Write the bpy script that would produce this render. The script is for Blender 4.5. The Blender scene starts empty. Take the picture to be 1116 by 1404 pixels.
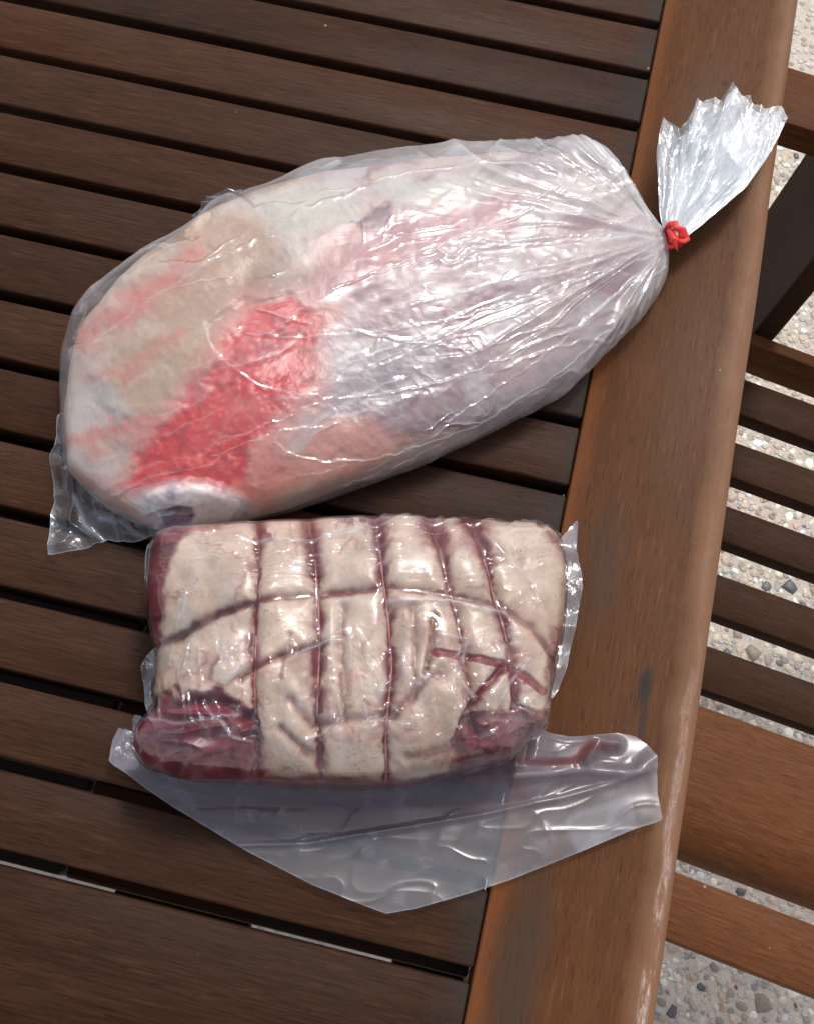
import bpy, bmesh, math, random
import numpy as np
from mathutils import Matrix, Vector

random.seed(7)
# ------------------------------------------------------------------ camera, world, sun
PIT = .048                      # slat pitch (m)
TZ = .74                        # table top height
FOC, CA, CB, CC, CX, CY, CZ = 1511.6, -.3521, -.0602, -.2458, -1.17798695, -11.6126302, 13.3174004
IW, IH = 1116, 1404
def _rot(a, b, c):
    ca, sa, cb, sb, cc, sc = math.cos(a), math.sin(a), math.cos(b), math.sin(b), math.cos(c), math.sin(c)
    return (np.array([[cc, -sc, 0], [sc, cc, 0], [0, 0, 1]]) @ np.array([[1, 0, 0], [0, ca, -sa], [0, sa, ca]])
            @ np.array([[cb, 0, sb], [0, 1, 0], [-sb, 0, cb]]))
RW = _rot(CA, CB, CC)           # world -> camera
CAM = np.array([CX * PIT, CY * PIT, CZ * PIT + TZ])
scene = bpy.context.scene
col = scene.collection
cd = bpy.data.cameras.new('camera'); cam = bpy.data.objects.new('camera', cd); col.objects.link(cam)
cd.sensor_fit = 'VERTICAL'; cd.sensor_height = 24; cd.lens = FOC / IH * 24
cd.clip_start = .02; cd.clip_end = 200
M = Matrix([list(r) for r in RW.T]).to_4x4(); M.translation = Vector(CAM); cam.matrix_world = M
scene.camera = cam

SUN_EL, SUN_AZ = math.radians(60), math.radians(16)      # azimuth from +Y towards +X
world = bpy.data.worlds.new('World'); scene.world = world; world.use_nodes = True
nt = world.node_tree; bg = nt.nodes['Background']
sky = nt.nodes.new('ShaderNodeTexSky'); sky.sky_type = 'NISHITA'; sky.sun_disc = False
sky.sun_elevation = SUN_EL; sky.sun_rotation = SUN_AZ; sky.dust_density = 3; sky.air_density = .8; sky.ozone_density = .6
hs = nt.nodes.new('ShaderNodeHueSaturation'); hs.inputs['Saturation'].default_value = .45      # thin cloud veil
nt.links.new(sky.outputs[0], hs.inputs['Color']); nt.links.new(hs.outputs[0], bg.inputs[0]); bg.inputs[1].default_value = .14
sd = bpy.data.lights.new('sun', 'SUN'); sd.energy = 1.4; sd.angle = math.radians(10); sd.color = (1, .98, .94)
sun = bpy.data.objects.new('sun', sd); col.objects.link(sun)
sv = Vector((math.sin(SUN_AZ) * math.cos(SUN_EL), math.cos(SUN_AZ) * math.cos(SUN_EL), math.sin(SUN_EL)))
sun.rotation_euler = sv.to_track_quat('Z', 'Y').to_euler(); sun.location = (0, 0, 5)
scene.view_settings.view_transform = 'Standard'; scene.view_settings.look = 'None'
scene.view_settings.gamma = 1; scene.view_settings.use_curve_mapping = False
scene.view_settings.exposure = 0.45
scene.cycles.max_bounces = 8; scene.cycles.transparent_max_bounces = 16
scene.cycles.caustics_reflective = False; scene.cycles.caustics_refractive = False
scene.cycles.use_denoising = True

# ------------------------------------------------------------------ helpers
def U(px, py, z):
    """point of the plane at height z seen at a spot of the photograph"""
    d = RW.T @ np.array([(px - IW / 2) / FOC, -(py - IH / 2) / FOC, -1.])
    t = (z - CAM[2]) / d[2]
    return CAM + t * d
def PX(v):
    """world points (...,3) -> photo pixels"""
    c = (v - CAM) @ RW.T
    return IW / 2 - FOC * c[..., 0] / c[..., 2], IH / 2 + FOC * c[..., 1] / c[..., 2]

def _h(ix, iy, s):
    n = (ix.astype(np.int64) * 374761393 + iy.astype(np.int64) * 668265263 + s * 974711) & 0xffffffff
    n = ((n ^ (n >> 13)) * 1274126177) & 0xffffffff
    n = ((n ^ (n >> 16)) * 2246822519) & 0xffffffff
    return ((n ^ (n >> 15)) & 0xffffff) / float(0xffffff)
def vn(x, y, s=0):
    x, y = np.broadcast_arrays(x, y)
    ix = np.floor(x); iy = np.floor(y); fx = x - ix; fy = y - iy
    fx = fx * fx * (3 - 2 * fx); fy = fy * fy * (3 - 2 * fy)
    ix = ix.astype(np.int64); iy = iy.astype(np.int64)
    a = _h(ix, iy, s); b = _h(ix + 1, iy, s); c = _h(ix, iy + 1, s); d = _h(ix + 1, iy + 1, s)
    return (a * (1 - fx) + b * fx) * (1 - fy) + (c * (1 - fx) + d * fx) * fy
def fbm(x, y, s=0, o=4):
    r = 0; a = .5; t = 0
    for k in range(o):
        r = r + a * vn(x * 2 ** k + 17.3 * k, y * 2 ** k - 9.1 * k, s + 31 * k); t += a; a *= .5
    return r / t
def ridge(x, y, s=0, p=3.):
    return (1 - np.abs(2 * vn(x, y, s) - 1)) ** p
def sstep(a, b, x):
    t = np.clip((x - a) / (b - a), 0, 1); return t * t * (3 - 2 * t)
def dpoly(x, y, pts, closed=False):
    """distance to a polyline and inside flag"""
    pts = list(pts); n = len(pts); best = np.full(x.shape, 1e9); ins = np.zeros(x.shape, bool)
    for i in range(n if closed else n - 1):
        ax, ay = pts[i]; bx, by = pts[(i + 1) % n]
        ux, uy = bx - ax, by - ay; L = ux * ux + uy * uy + 1e-9
        t = np.clip(((x - ax) * ux + (y - ay) * uy) / L, 0, 1)
        d = (x - ax - t * ux) ** 2 + (y - ay - t * uy) ** 2
        best = np.minimum(best, d)
        if closed and ay != by:
            ins ^= ((ay > y) != (by > y)) & (x < ux * (y - ay) / (by - ay) + ax)
    return np.sqrt(best), ins
def region(x, y, pts, soft=6.):
    d, i = dpoly(x, y, pts, True)
    return sstep(-soft, soft, np.where(i, d, -d))
def line(x, y, pts, w):
    d, _ = dpoly(x, y, pts); return np.exp(-(d / w) ** 2)
def lin(r, g, b):
    return np.array([((c / 255) / 12.92 if c / 255 < .04045 else ((c / 255 + .055) / 1.055) ** 2.4) for c in (r, g, b)])

def mesh_grid(name, V, wrap, mat, parent=None, cap=False, colr=None, smooth=True, wr=None):
    """V (rows, cols, 3) -> mesh object; wrap joins the last column to the first; cap closes first and last row"""
    nr, nc = V.shape[:2]
    idx = np.arange(nr * nc).reshape(nr, nc)
    nxt = np.roll(idx, -1, 1) if wrap else idx[:, 1:]
    cur = idx if wrap else idx[:, :-1]
    q = np.stack([cur[:-1], nxt[:-1], nxt[1:], cur[1:]], -1).reshape(-1, 4)
    vv = V.reshape(-1, 3); tri = np.zeros((0, 3), int)
    if cap:
        c0 = len(vv); vv = np.vstack([vv, V[0].mean(0), V[-1].mean(0)])
        tri = np.vstack([np.stack([np.full(nc, c0), np.roll(idx[0], -1), idx[0]], -1),
                         np.stack([np.full(nc, c0 + 1), idx[-1], np.roll(idx[-1], -1)], -1)])
        if colr is not None:
            colr = np.vstack([colr.reshape(-1, 4), colr[0].mean(0), colr[-1].mean(0)])
    me = bpy.data.meshes.new(name)
    me.vertices.add(len(vv)); me.vertices.foreach_set('co', vv.astype(np.float32).ravel())
    nl = len(q) * 4 + len(tri) * 3
    me.loops.add(nl); me.loops.foreach_set('vertex_index', np.concatenate([q.ravel(), tri.ravel()]).astype(np.int32))
    st = np.concatenate([np.arange(len(q)) * 4, len(q) * 4 + np.arange(len(tri)) * 3]).astype(np.int32)
    me.polygons.add(len(st)); me.polygons.foreach_set('loop_start', st)
    me.update(calc_edges=True)
    me.polygons.foreach_set('use_smooth', np.full(len(st), smooth))
    if colr is not None:
        ca = me.color_attributes.new('Col', 'FLOAT_COLOR', 'POINT')
        ca.data.foreach_set('color', colr.reshape(-1, 4).astype(np.float32).ravel())
    if wr is not None:
        w_ = np.zeros(len(vv), np.float32); w_[:nr * nc] = wr.ravel()
        wa_ = me.attributes.new('Wr', 'FLOAT', 'POINT'); wa_.data.foreach_set('value', w_)
    me.materials.append(mat)
    o = bpy.data.objects.new(name, me); col.objects.link(o)
    if parent: o.parent = parent
    return o
def normals(V, wrap=True):
    if wrap: dc = np.roll(V, -1, 1) - np.roll(V, 1, 1)
    else: dc = np.gradient(V, axis=1)
    dr = np.gradient(V, axis=0)
    n = np.cross(dr, dc); n /= np.linalg.norm(n, axis=-1, keepdims=True) + 1e-12
    return n
def blur(a, k, axis):
    for _ in range(k): a = (np.roll(a, 1, axis) + 2 * a + np.roll(a, -1, axis)) / 4
    return a
def outline_r(pts, c, nth, k=4):
    P = np.array(pts)[:, :2] - c[:2]
    th = np.linspace(0, 2 * math.pi, nth, endpoint=False); r = np.zeros(nth)
    dx, dy = np.cos(th), np.sin(th)
    for i in range(len(P)):
        a = P[i]; b = P[(i + 1) % len(P)]; e = b - a
        den = dx * e[1] - dy * e[0]; den = np.where(np.abs(den) < 1e-12, 1e-12, den)
        t = (a[0] * e[1] - a[1] * e[0]) / den; s = (a[0] * dy - a[1] * dx) / den
        r = np.where((t > 0) & (s >= -1e-6) & (s <= 1 + 1e-6), np.maximum(r, t), r)
    for _ in range(k): r = (np.roll(r, 1) + 2 * r + np.roll(r, -1)) / 4
    return th, r
def dome(px_pts, cpx, z0, H, nth, ns, n=2.4, under=.2, k=4, zc=None):
    c = U(cpx[0], cpx[1], TZ + z0); pts = [U(x, y, TZ + z0) for x, y in px_pts]
    th, r = outline_r(pts, c, nth, k)
    nb = max(8, ns // 10)
    a = np.linspace(.004, math.pi / 2, ns - nb); b = np.linspace(0, math.pi / 2, nb + 1)[1:]
    s = np.concatenate([np.sin(a) ** (2 / n), 1 - under * (1 - np.cos(b))])
    z = np.concatenate([z0 + (H - z0) * np.cos(a) ** (2 / n), z0 * (1 - np.sin(b)) + .0004])
    z[np.isnan(z)] = z0
    V = np.zeros((ns, nth, 3)); V[..., 2] = TZ + z[:, None]
    tt, tr = outline_r(px_pts, np.array(cpx), 720, 1)          # wanted silhouette, seen from the camera
    for it in range(6):
        V[..., 0] = c[0] + s[:, None] * r * np.cos(th); V[..., 1] = c[1] + s[:, None] * r * np.sin(th)
        if it == 5: break
        x, y = PX(V); an = np.arctan2(y - cpx[1], x - cpx[0]) % (2 * math.pi); ra = np.hypot(x - cpx[0], y - cpx[1])
        b_ = (an / (2 * math.pi) * 360).astype(int) % 360; mx = np.zeros(360); np.maximum.at(mx, b_.ravel(), ra.ravel())
        mx = np.where(mx == 0, np.roll(mx, 1), mx)
        want = np.interp((np.arange(360) + .5) / 360 * 2 * math.pi, tt, tr)
        q = np.clip(want / mx, .9, 1.1)
        q = blur(q, 14, 0)
        rim = ra.argmax(0); ca_ = an[rim, np.arange(nth)]
        r = r * np.interp(ca_, (np.arange(360) + .5) / 360 * 2 * math.pi, q, period=2 * math.pi) ** .7
        for _ in range(k): r = (np.roll(r, 1) + 2 * r + np.roll(r, -1)) / 4
    return V, s[:, None] * np.ones(nth), th

# node helpers
def newmat(name):
    m = bpy.data.materials.new(name); m.use_nodes = True; m.node_tree.nodes.clear(); return m
class NB:
    def __init__(s, m): s.t = m.node_tree
    def n(s, typ, **kw):
        nd = s.t.nodes.new(typ)
        for k, v in kw.items():
            if k.startswith('i_'):
                key = k[2:]; key = int(key) if key.isdigit() else key.replace('_', ' ')
                s.set(nd.inputs[key], v)
            else: setattr(nd, k, v)
        return nd
    def set(s, inp, v):
        if isinstance(v, bpy.types.NodeSocket): s.t.links.new(v, inp)
        elif isinstance(v, bpy.types.Node): s.t.links.new(v.outputs[0], inp)
        else:
            if hasattr(v, '__len__') and len(v) == 3 and inp.type == 'RGBA': v = (*v, 1)
            inp.default_value = v
    def math(s, op, a, b=0., c=0., clamp=False):
        nd = s.t.nodes.new('ShaderNodeMath'); nd.operation = op; nd.use_clamp = clamp
        s.set(nd.inputs[0], a); s.set(nd.inputs[1], b); s.set(nd.inputs[2], c); return nd.outputs[0]
    def mix(s, f, a, b, bt='MIX'):
        nd = s.t.nodes.new('ShaderNodeMix'); nd.data_type = 'RGBA'; nd.blend_type = bt
        s.set(nd.inputs[0], f); s.set(nd.inputs[6], a); s.set(nd.inputs[7], b); return nd.outputs[2]
    def ramp(s, f, stops, interp='LINEAR'):
        nd = s.t.nodes.new('ShaderNodeValToRGB'); nd.color_ramp.interpolation = interp
        el = nd.color_ramp.elements
        while len(el) < len(stops): el.new(.5)
        for e, (p, c) in zip(el, stops):
            e.position = p; e.color = (*c, 1) if hasattr(c, '__len__') else (c, c, c, 1)
        s.set(nd.inputs[0], f); return nd.outputs[0]
    def noise(s, vec, scale, detail=4, rough=.55, dist=0.):
        return s.n('ShaderNodeTexNoise', i_Vector=vec, i_Scale=scale, i_Detail=detail, i_Roughness=rough, i_Distortion=dist).outputs[0]
    def mapv(s, vec, sc, loc=(0, 0, 0)):
        nd = s.n('ShaderNodeMapping', i_Vector=vec); nd.inputs['Scale'].default_value = sc
        s.set(nd.inputs['Location'], loc); return nd.outputs[0]

def wood(name, dark, mid, warm, axis='X', rail=False, rough=.42, wear=None, gray=.35, ends=True):
    """oiled hardwood: grain along one axis, pores, weathered patches"""
    m = newmat(name); b = NB(m)
    tc = b.n('ShaderNodeTexCoord'); oi = b.n('ShaderNodeObjectInfo')
    off = b.n('ShaderNodeCombineXYZ', i_0=b.math('MULTIPLY', oi.outputs['Random'], 7.), i_1=b.math('MULTIPLY', oi.outputs['Random'], 13.))
    v = b.n('ShaderNodeVectorMath', operation='ADD', i_0=tc.outputs['Object'], i_1=off.outputs[0]).outputs[0]
    sx = (1, 9, 9) if axis == 'X' else (9, 1, 9)
    fine = (4, 90, 90) if axis == 'X' else (90, 4, 90)
    g1 = b.noise(b.mapv(v, sx), 9, 8, .68, .25)
    g2 = b.noise(b.mapv(v, fine), 8, 3, .6)
    pores = b.ramp(b.noise(b.mapv(v, (30, 420, 420) if axis == 'X' else (420, 30, 420)), 2.2, 2, .5), [(0.0, 1.), (.34, 1.), (.41, 0.)])
    blot = b.noise(v, 9, 3, .5)
    big = b.noise(v, 3.2, 2, .5)
    c = b.ramp(g1, [(.25, dark), (.5, mid), (.78, warm)])
    c = b.mix(b.ramp(blot, [(.42, 0), (.7, .3)]), c, warm)
    c = b.mix(b.math('MULTIPLY', b.ramp(big, [(.4, 0), (.66, 1)]), gray), c, (.036, .027, .021))
    c = b.mix(b.math('MULTIPLY', b.ramp(g2, [(.35, 1), (.6, 0)]), .3 if rail else .5), c, tuple(x * .55 for x in dark))
    c = b.mix(b.math('MULTIPLY', pores, .42), c, tuple(x * .25 for x in dark))
    # value per piece
    spk = b.noise(v, 900, 2, .6); c = b.mix(b.ramp(spk, [(.3, .3), (.5, 0)]), c, tuple(x * .4 for x in dark)); c = b.mix(b.ramp(b.noise(b.mapv(v, (14, 150, 150) if axis == 'X' else (150, 14, 150)), 3, 3), [(.58, 0), (.72, .35)]), c, tuple(min(1, x * 1.6) for x in warm))
    val = b.math('MULTIPLY_ADD', oi.outputs['Random'], .35, .82)
    c = b.mix(1., c, b.n('ShaderNodeCombineXYZ', i_0=val, i_1=val, i_2=val).outputs[0], 'MULTIPLY')
    sep = b.n('ShaderNodeSeparateXYZ', i_0=tc.outputs['Object'])
    X, Y, Z = sep.outputs
    bumpk = b.math('MULTIPLY_ADD', pores, -.4, b.math('MULTIPLY', g2, .5))
    if not rail and ends:     # weathered grey slat ends near the rail
        e = b.math('ADD', X, b.math('MULTIPLY', b.math('SUBTRACT', b.noise(v, 60, 3), .5), .03))
        c = b.mix(b.math('MULTIPLY', b.n('ShaderNodeMapRange', i_0=e, i_1=-.022, i_2=-.002, i_3=0., i_4=1.).outputs[0], .6), c, (.03, .028, .026))
    rg = b.math('MULTIPLY_ADD', blot, .25, rough - .1)
    if rail:
        nz = b.math('MULTIPLY', b.math('SUBTRACT', b.noise(v, 22, 4), .5), .016)
        e = b.math('ADD', X, nz)
        c = b.mix(b.math('MULTIPLY', b.n('ShaderNodeMapRange', i_0=e, i_1=.013, i_2=.003, i_3=0., i_4=1.).outputs[0], .6), c, (.175, .06, .022))
        c = b.mix(b.math('MULTIPLY', b.n('ShaderNodeMapRange', i_0=e, i_1=.078, i_2=.092, i_3=0., i_4=1.).outputs[0], .6), c, (.27, .145, .085))  # sky highlight of the rounded outer edge, painted in as lighter brown
        # spots: dark stain, knot
        for (sx_, sy_, rx, ry, cc, amt, nw) in wear:
            dx = b.math('DIVIDE', b.math('SUBTRACT', b.math('ADD', X, b.math('MULTIPLY', nz, nw)), sx_), rx)
            dy = b.math('DIVIDE', b.math('SUBTRACT', Y, sy_), ry)
            d = b.math('SQRT', b.math('ADD', b.math('MULTIPLY', dx, dx), b.math('MULTIPLY', dy, dy)))
            f = b.n('ShaderNodeMapRange', i_0=d, i_1=.4, i_2=1.1, i_3=amt, i_4=0.).outputs[0]
            c = b.mix(f, c, cc)
        # peeling finish on the rounded edge, worse towards the near end
        cr = b.noise(b.mapv(v, (420, 60, 420)), 1.6, 5, .7, .8)
        vein = b.ramp(b.math('ABSOLUTE', b.math('SUBTRACT', cr, .5)), [(0, 1.), (.05, .6), (.12, 0)])
        patch = b.ramp(b.noise(b.mapv(v, (60, 14, 60)), 2., 4, .6), [(.35, 0), (.5, 1)])
        nw = b.math('ADD', X, b.math('MULTIPLY', nz, .5))
        band = b.math('MULTIPLY', b.n('ShaderNodeMapRange', i_0=nw, i_1=.0885, i_2=.0905, i_3=0., i_4=1.).outputs[0],
                      b.n('ShaderNodeMapRange', i_0=nw, i_1=.0960, i_2=.094, i_3=0., i_4=1.).outputs[0])
        along = b.n('ShaderNodeMapRange', i_0=Y, i_1=-.34, i_2=-.56, i_3=.10, i_4=1.).outputs[0]
        f = b.math('MULTIPLY', b.math('MULTIPLY', band, along), b.math('ADD', b.math('MULTIPLY', patch, .8), b.math('MULTIPLY', vein, -.7)), clamp=True)
        c = b.mix(f, c, (.52, .42, .38))
        bumpk = b.math('MULTIPLY_ADD', f, 1.2, bumpk)
        rg = b.math('MULTIPLY_ADD', f, .2, rg)
    bp = b.n('ShaderNodeBump', i_Strength=.16, i_Distance=.0005, i_Height=bumpk)
    # flecks of dust
    fl = b.ramp(b.n('ShaderNodeTexVoronoi', i_Vector=v, i_Scale=26.).outputs['Distance'], [(0, 1), (.022, 1), (.03, 0)])
    c = b.mix(b.math('MULTIPLY', fl, .5), c, (.4, .36, .3))
    p = b.n('ShaderNodeBsdfPrincipled', i_Base_Color=c, i_Roughness=rg, i_Normal=bp.outputs[0])
    p.inputs['Specular IOR Level'].default_value = .06
    b.n('ShaderNodeOutputMaterial', i_Surface=p.outputs[0])
    return m

def tag(o, label=None, cat=None, group=None, kind=None):
    for k, v in (('label', label), ('category', cat), ('group', group), ('kind', kind)):
        if v: o[k] = v
    return o
def empty(name, loc):
    o = bpy.data.objects.new(name, None); o.location = loc; o.empty_display_size = .05; col.objects.link(o); return o
def setp(o, parent):
    o.parent = parent; o.matrix_parent_inverse = Matrix.Translation(-Vector(parent.location)); return o
def box(name, x0, x1, y0, y1, z0, z1, mat, parent, bev=.0015, seg=2, origin=None):
    org = origin if origin else ((x0 + x1) / 2, (y0 + y1) / 2, (z0 + z1) / 2)
    bm = bmesh.new(); bmesh.ops.create_cube(bm, size=1)
    for v in bm.verts:
        v.co = Vector(((x0, x1)[v.co.x > 0] - org[0], (y0, y1)[v.co.y > 0] - org[1], (z0, z1)[v.co.z > 0] - org[2]))
    bmesh.ops.bevel(bm, geom=bm.edges[:], offset=bev, segments=seg, affect='EDGES', profile=.5)
    for f in bm.faces: f.smooth = f.calc_area() < 4 * bev * max(x1 - x0, y1 - y0, z1 - z0) and f.calc_area() < .0008
    me = bpy.data.meshes.new(name); bm.to_mesh(me); bm.free(); me.materials.append(mat)
    me.set_sharp_from_angle(angle=math.radians(50))
    o = bpy.data.objects.new(name, me); o.location = org; col.objects.link(o)
    if parent: setp(o, parent)
    return o

# ------------------------------------------------------------------ ground
gm = newmat('aggregate_ground'); b = NB(gm)
tc = b.n('ShaderNodeTexCoord'); v = tc.outputs['Object']
vo = b.n('ShaderNodeTexVoronoi', i_Vector=v, i_Scale=85.)
pc = b.ramp(b.n('ShaderNodeSeparateColor', i_0=vo.outputs['Color']).outputs[0],
            [(0, (.42, .36, .30)), (.3, (.5, .46, .41)), (.5, (.65, .58, .48)), (.7, (.33, .3, .28)), (.82, (.62, .6, .56)), (1, (.08, .08, .085))], 'CONSTANT')
mask = b.ramp(vo.outputs['Distance'], [(.3, 1), (.45, 0)])
c = b.mix(mask, b.ramp(b.noise(v, 60, 6, .7), [(.3, (.50, .42, .35)), (.7, (.70, .61, .52))]), pc)
bp = b.n('ShaderNodeBump', i_Strength=.8, i_Distance=.003, i_Height=b.math('ADD', mask, b.noise(v, 500, 3)))
p = b.n('ShaderNodeBsdfPrincipled', i_Base_Color=c, i_Roughness=.8, i_Normal=bp.outputs[0])
b.n('ShaderNodeOutputMaterial', i_Surface=p.outputs[0])
V = np.array([[[-40, -40, 0], [40, -40, 0]], [[-40, 40, 0], [40, 40, 0.]]])
g = mesh_grid('ground', V, False, gm); tag(g, 'exposed aggregate concrete paving below the table and chair', 'ground', kind='structure')

# embedded pebbles where the paving shows beside and under the table edge
pm = newmat('pebble'); b = NB(pm)
at = b.n('ShaderNodeAttribute', attribute_name='Col')
tc = b.n('ShaderNodeTexCoord')
c = b.mix(.5, at.outputs[0], b.ramp(b.noise(tc.outputs['Object'], 260, 4, .7), [(.3, .45), (.7, 1.25)]), 'MULTIPLY')
p = b.n('ShaderNodeBsdfPrincipled', i_Base_Color=c, i_Roughness=.5)
b.n('ShaderNodeOutputMaterial', i_Surface=p.outputs[0])
rng = np.random.default_rng(3)
cell = {}; PP = []
def put(x, y, r):
    k = (int(x / .02), int(y / .02))
    for i in (-1, 0, 1):
        for j in (-1, 0, 1):
            for (a, c2, d) in cell.get((k[0] + i, k[1] + j), ()):
                if (a - x) ** 2 + (c2 - y) ** 2 < ((d + r) * .92) ** 2: return
    cell.setdefault(k, []).append((x, y, r)); PP.append((x, y, r))
x0g, x1g, y0g, y1g = .02, .75, -1.0, .75
for r, nn in ((.0105, 350), (.0070, 4000), (.0048, 14000), (.0032, 18000)):
    for x, y, q in zip(rng.uniform(x0g, x1g, nn), rng.uniform(y0g, y1g, nn), rng.uniform(.8, 1.2, nn)):
        put(x, y, r * q)
PP = np.array(PP); NP = len(PP); NTH = 7
th = np.linspace(0, 2 * math.pi, NTH, endpoint=False)
asp = rng.uniform(.6, 1., NP); rot = rng.uniform(0, 6.28, NP); hh = rng.uniform(.08, .3, NP)
rings = []
for s, zz in ((1., -.1), (.82, .55), (.42, .93)):
    jit = rng.uniform(.68, 1.22, (NP, NTH)) if s == 1. else 1 + (jit0 - 1) * .8
    if s == 1.: jit0 = jit
    lx = PP[:, 2, None] * s * np.cos(th) * jit; ly = PP[:, 2, None] * s * np.sin(th) * jit * asp[:, None]
    X = PP[:, 0, None] + lx * np.cos(rot)[:, None] - ly * np.sin(rot)[:, None]
    Y = PP[:, 1, None] + lx * np.sin(rot)[:, None] + ly * np.cos(rot)[:, None]
    rings.append(np.stack([X, Y, np.broadcast_to((PP[:, 2] * hh * zz)[:, None] + .0002, X.shape)], -1))
top = np.stack([PP[:, 0], PP[:, 1], PP[:, 2] * hh], -1)[:, None]
VV = np.concatenate(rings + [top], 1); nv = VV.shape[1]
base = (np.arange(NP) * nv)[:, None]; loc = []
for k in range(2):
    for i in range(NTH):
        j = (i + 1) % NTH; loc.append((k * NTH + i, k * NTH + j, (k + 1) * NTH + j)); loc.append((k * NTH + i, (k + 1) * NTH + j, (k + 1) * NTH + i))
for i in range(NTH): loc.append((2 * NTH + i, 2 * NTH + (i + 1) % NTH, 3 * NTH))
T = (base[:, :, None] + np.array(loc)[None]).reshape(-1, 3)
me = bpy.data.meshes.new('pebbles'); me.vertices.add(NP * nv); me.vertices.foreach_set('co', VV.astype(np.float32).ravel())
me.loops.add(T.size); me.loops.foreach_set('vertex_index', T.astype(np.int32).ravel())
me.polygons.add(len(T)); me.polygons.foreach_set('loop_start', (np.arange(len(T)) * 3).astype(np.int32)); me.update(calc_edges=True)
me.polygons.foreach_set('use_smooth', np.full(len(T), True))
pal = np.array([(.62, .55, .44), (.47, .40, .32), (.40, .31, .23), (.24, .19, .15), (.75, .73, .66), (.09, .085, .085), (.34, .26, .2), (.48, .31, .21), (.28, .28, .25)])
pr = np.array([.16, .2, .16, .14, .08, .05, .12, .04, .05]); ci = rng.choice(len(pal), NP, p=pr / pr.sum())
cc = np.clip(pal[ci] * 1.5, 0, .88) * rng.uniform(.75, 1.1, NP)[:, None]
ca = me.color_attributes.new('Col', 'FLOAT_COLOR', 'POINT')
ca.data.foreach_set('color', np.repeat(np.hstack([cc, np.ones((NP, 1))]), nv, 0).astype(np.float32).ravel())
me.materials.append(pm)
o = bpy.data.objects.new('pebbles', me); col.objects.link(o)
tag(o, 'mixed white, tan and grey pebbles set in the paving', 'pebbles', kind='stuff')

# ------------------------------------------------------------------ table
W_slat = wood('slat_wood', (.034, .0132, .0065), (.053, .022, .0108), (.074, .031, .0145), 'X', gray=.55)
stain = U(885, 940, TZ); stain2 = U(880, 985, TZ); knot = U(993, 115, TZ); st3 = U(700, 1330, TZ); st4 = U(850, 800, TZ)
wear = [(stain[0], stain[1], .0045, .016, (.022, .022, .024), .85, .35), (stain2[0], stain2[1], .003, .017, (.03, .028, .028), .7, .35),
        (knot[0], knot[1], .003, .0035, (.03, .015, .01), .8, .2), (knot[0] - .003, knot[1] - .02, .0015, .003, (.04, .02, .01), .6, .2),
        (st3[0] + .004, st3[1], .017, .07, (.045, .035, .028), .65, 1.), (.045, .0, .03, .09, (.09, .075, .062), .35, 1.),
        (st4[0] - .012, st4[1] + .01, .014, .05, (.055, .04, .03), .5, 1.)]
W_rail = wood('rail_wood', (.088, .034, .0125), (.106, .041, .0155), (.125, .049, .0185), 'Y', rail=True, wear=wear, rough=.42, gray=.25)
W_chair = wood('chair_wood', (.032, .013, .0065), (.05, .021, .0105), (.065, .028, .014), 'X', rough=.5, gray=.15, ends=False)
W_arm = wood('arm_wood', (.115, .042, .0155), (.14, .052, .02), (.165, .062, .025), 'X', rough=.5, gray=.1, ends=False)

XL = -.80; YT = 9 * PIT; YB = -14.25 * PIT; RWD = 2.085 * PIT
table = empty('slatted_table', ((XL) / 2, (YT + YB) / 2, 0))
tag(table, 'dark brown slatted wooden garden table with a wide orange-brown edge rail', 'table')
gap = .0075
for k in range(-8, 12):
    y1 = -k * PIT + random.uniform(-.0004, .0004); y0 = -(k + 1) * PIT + gap + random.uniform(-.0006, .0006)
    zt = TZ - random.uniform(0, .0006)
    box('slat', XL + .1, -.0009, y0, y1, zt - .021, zt, W_slat, table, bev=.0016, seg=2, origin=(0, (y0 + y1) / 2, zt))
box('end_board', XL + .1, -.0009, YB, -12 * PIT, TZ - .024, TZ - .0003, wood('end_board_wood', (.024, .0085, .0035), (.037, .0145, .006), (.055, .022, .009), 'X', gray=.25), table, bev=.0016, origin=(0, -12 * PIT, TZ))
box('end_board', XL + .1, -.0009, 8 * PIT + gap, YT + .1, TZ - .024, TZ - .0003, W_slat, table, bev=.002, origin=(0, 9 * PIT, TZ))
def rail(x0, x1, name, org):
    # rounded outer edge on the right
    pts = []; r = .011; th_ = .030; sgn = 1
    pts += [(x0, TZ - th_), (x0, TZ - .0012), (x0 + .0006, TZ - .0003), (x0 + .0012, TZ)]
    for i in range(13):
        a = math.pi / 2 * i / 12; pts.append((x1 - r + r * math.sin(a), TZ - r * .92 + r * .92 * math.cos(a)))
    pts += [(x1, TZ - th_ + .004), (x1 - .004, TZ - th_)]
    ys = np.linspace(YB, YT + .1, 160)
    V = np.zeros((len(ys), len(pts), 3))
    for i, (px, pz) in enumerate(pts):
        wob = (fbm(ys * 9, ys * 0 + 3, 5) - .5) * .0012 if px > x1 - .02 else 0
        V[:, i, 0] = px + wob; V[:, i, 1] = ys; V[:, i, 2] = pz
    V = V[:, ::-1] - np.array(org)
    o = mesh_grid(name, V, True, W_rail, cap=True); o.location = org; o.data.set_sharp_from_angle(angle=math.radians(40)); setp(o, table)
rail(0, RWD, 'side_rail', (0, 0, TZ - .00))
box('side_rail', XL, XL + .099, YB, YT + .1, TZ - .03, TZ, W_rail, table, bev=.006, seg=3)
box('gap_cover', -.043, -.001, -12.2 * PIT, -11.6 * PIT, TZ - .062, TZ - .0465, W_slat, table, bev=.002)  # unseen boards added under the slats to keep the gaps dark
box('gap_cover', -.21, -.128, -12.2 * PIT, -11.6 * PIT, TZ - .062, TZ - .0465, W_slat, table, bev=.002)
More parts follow.
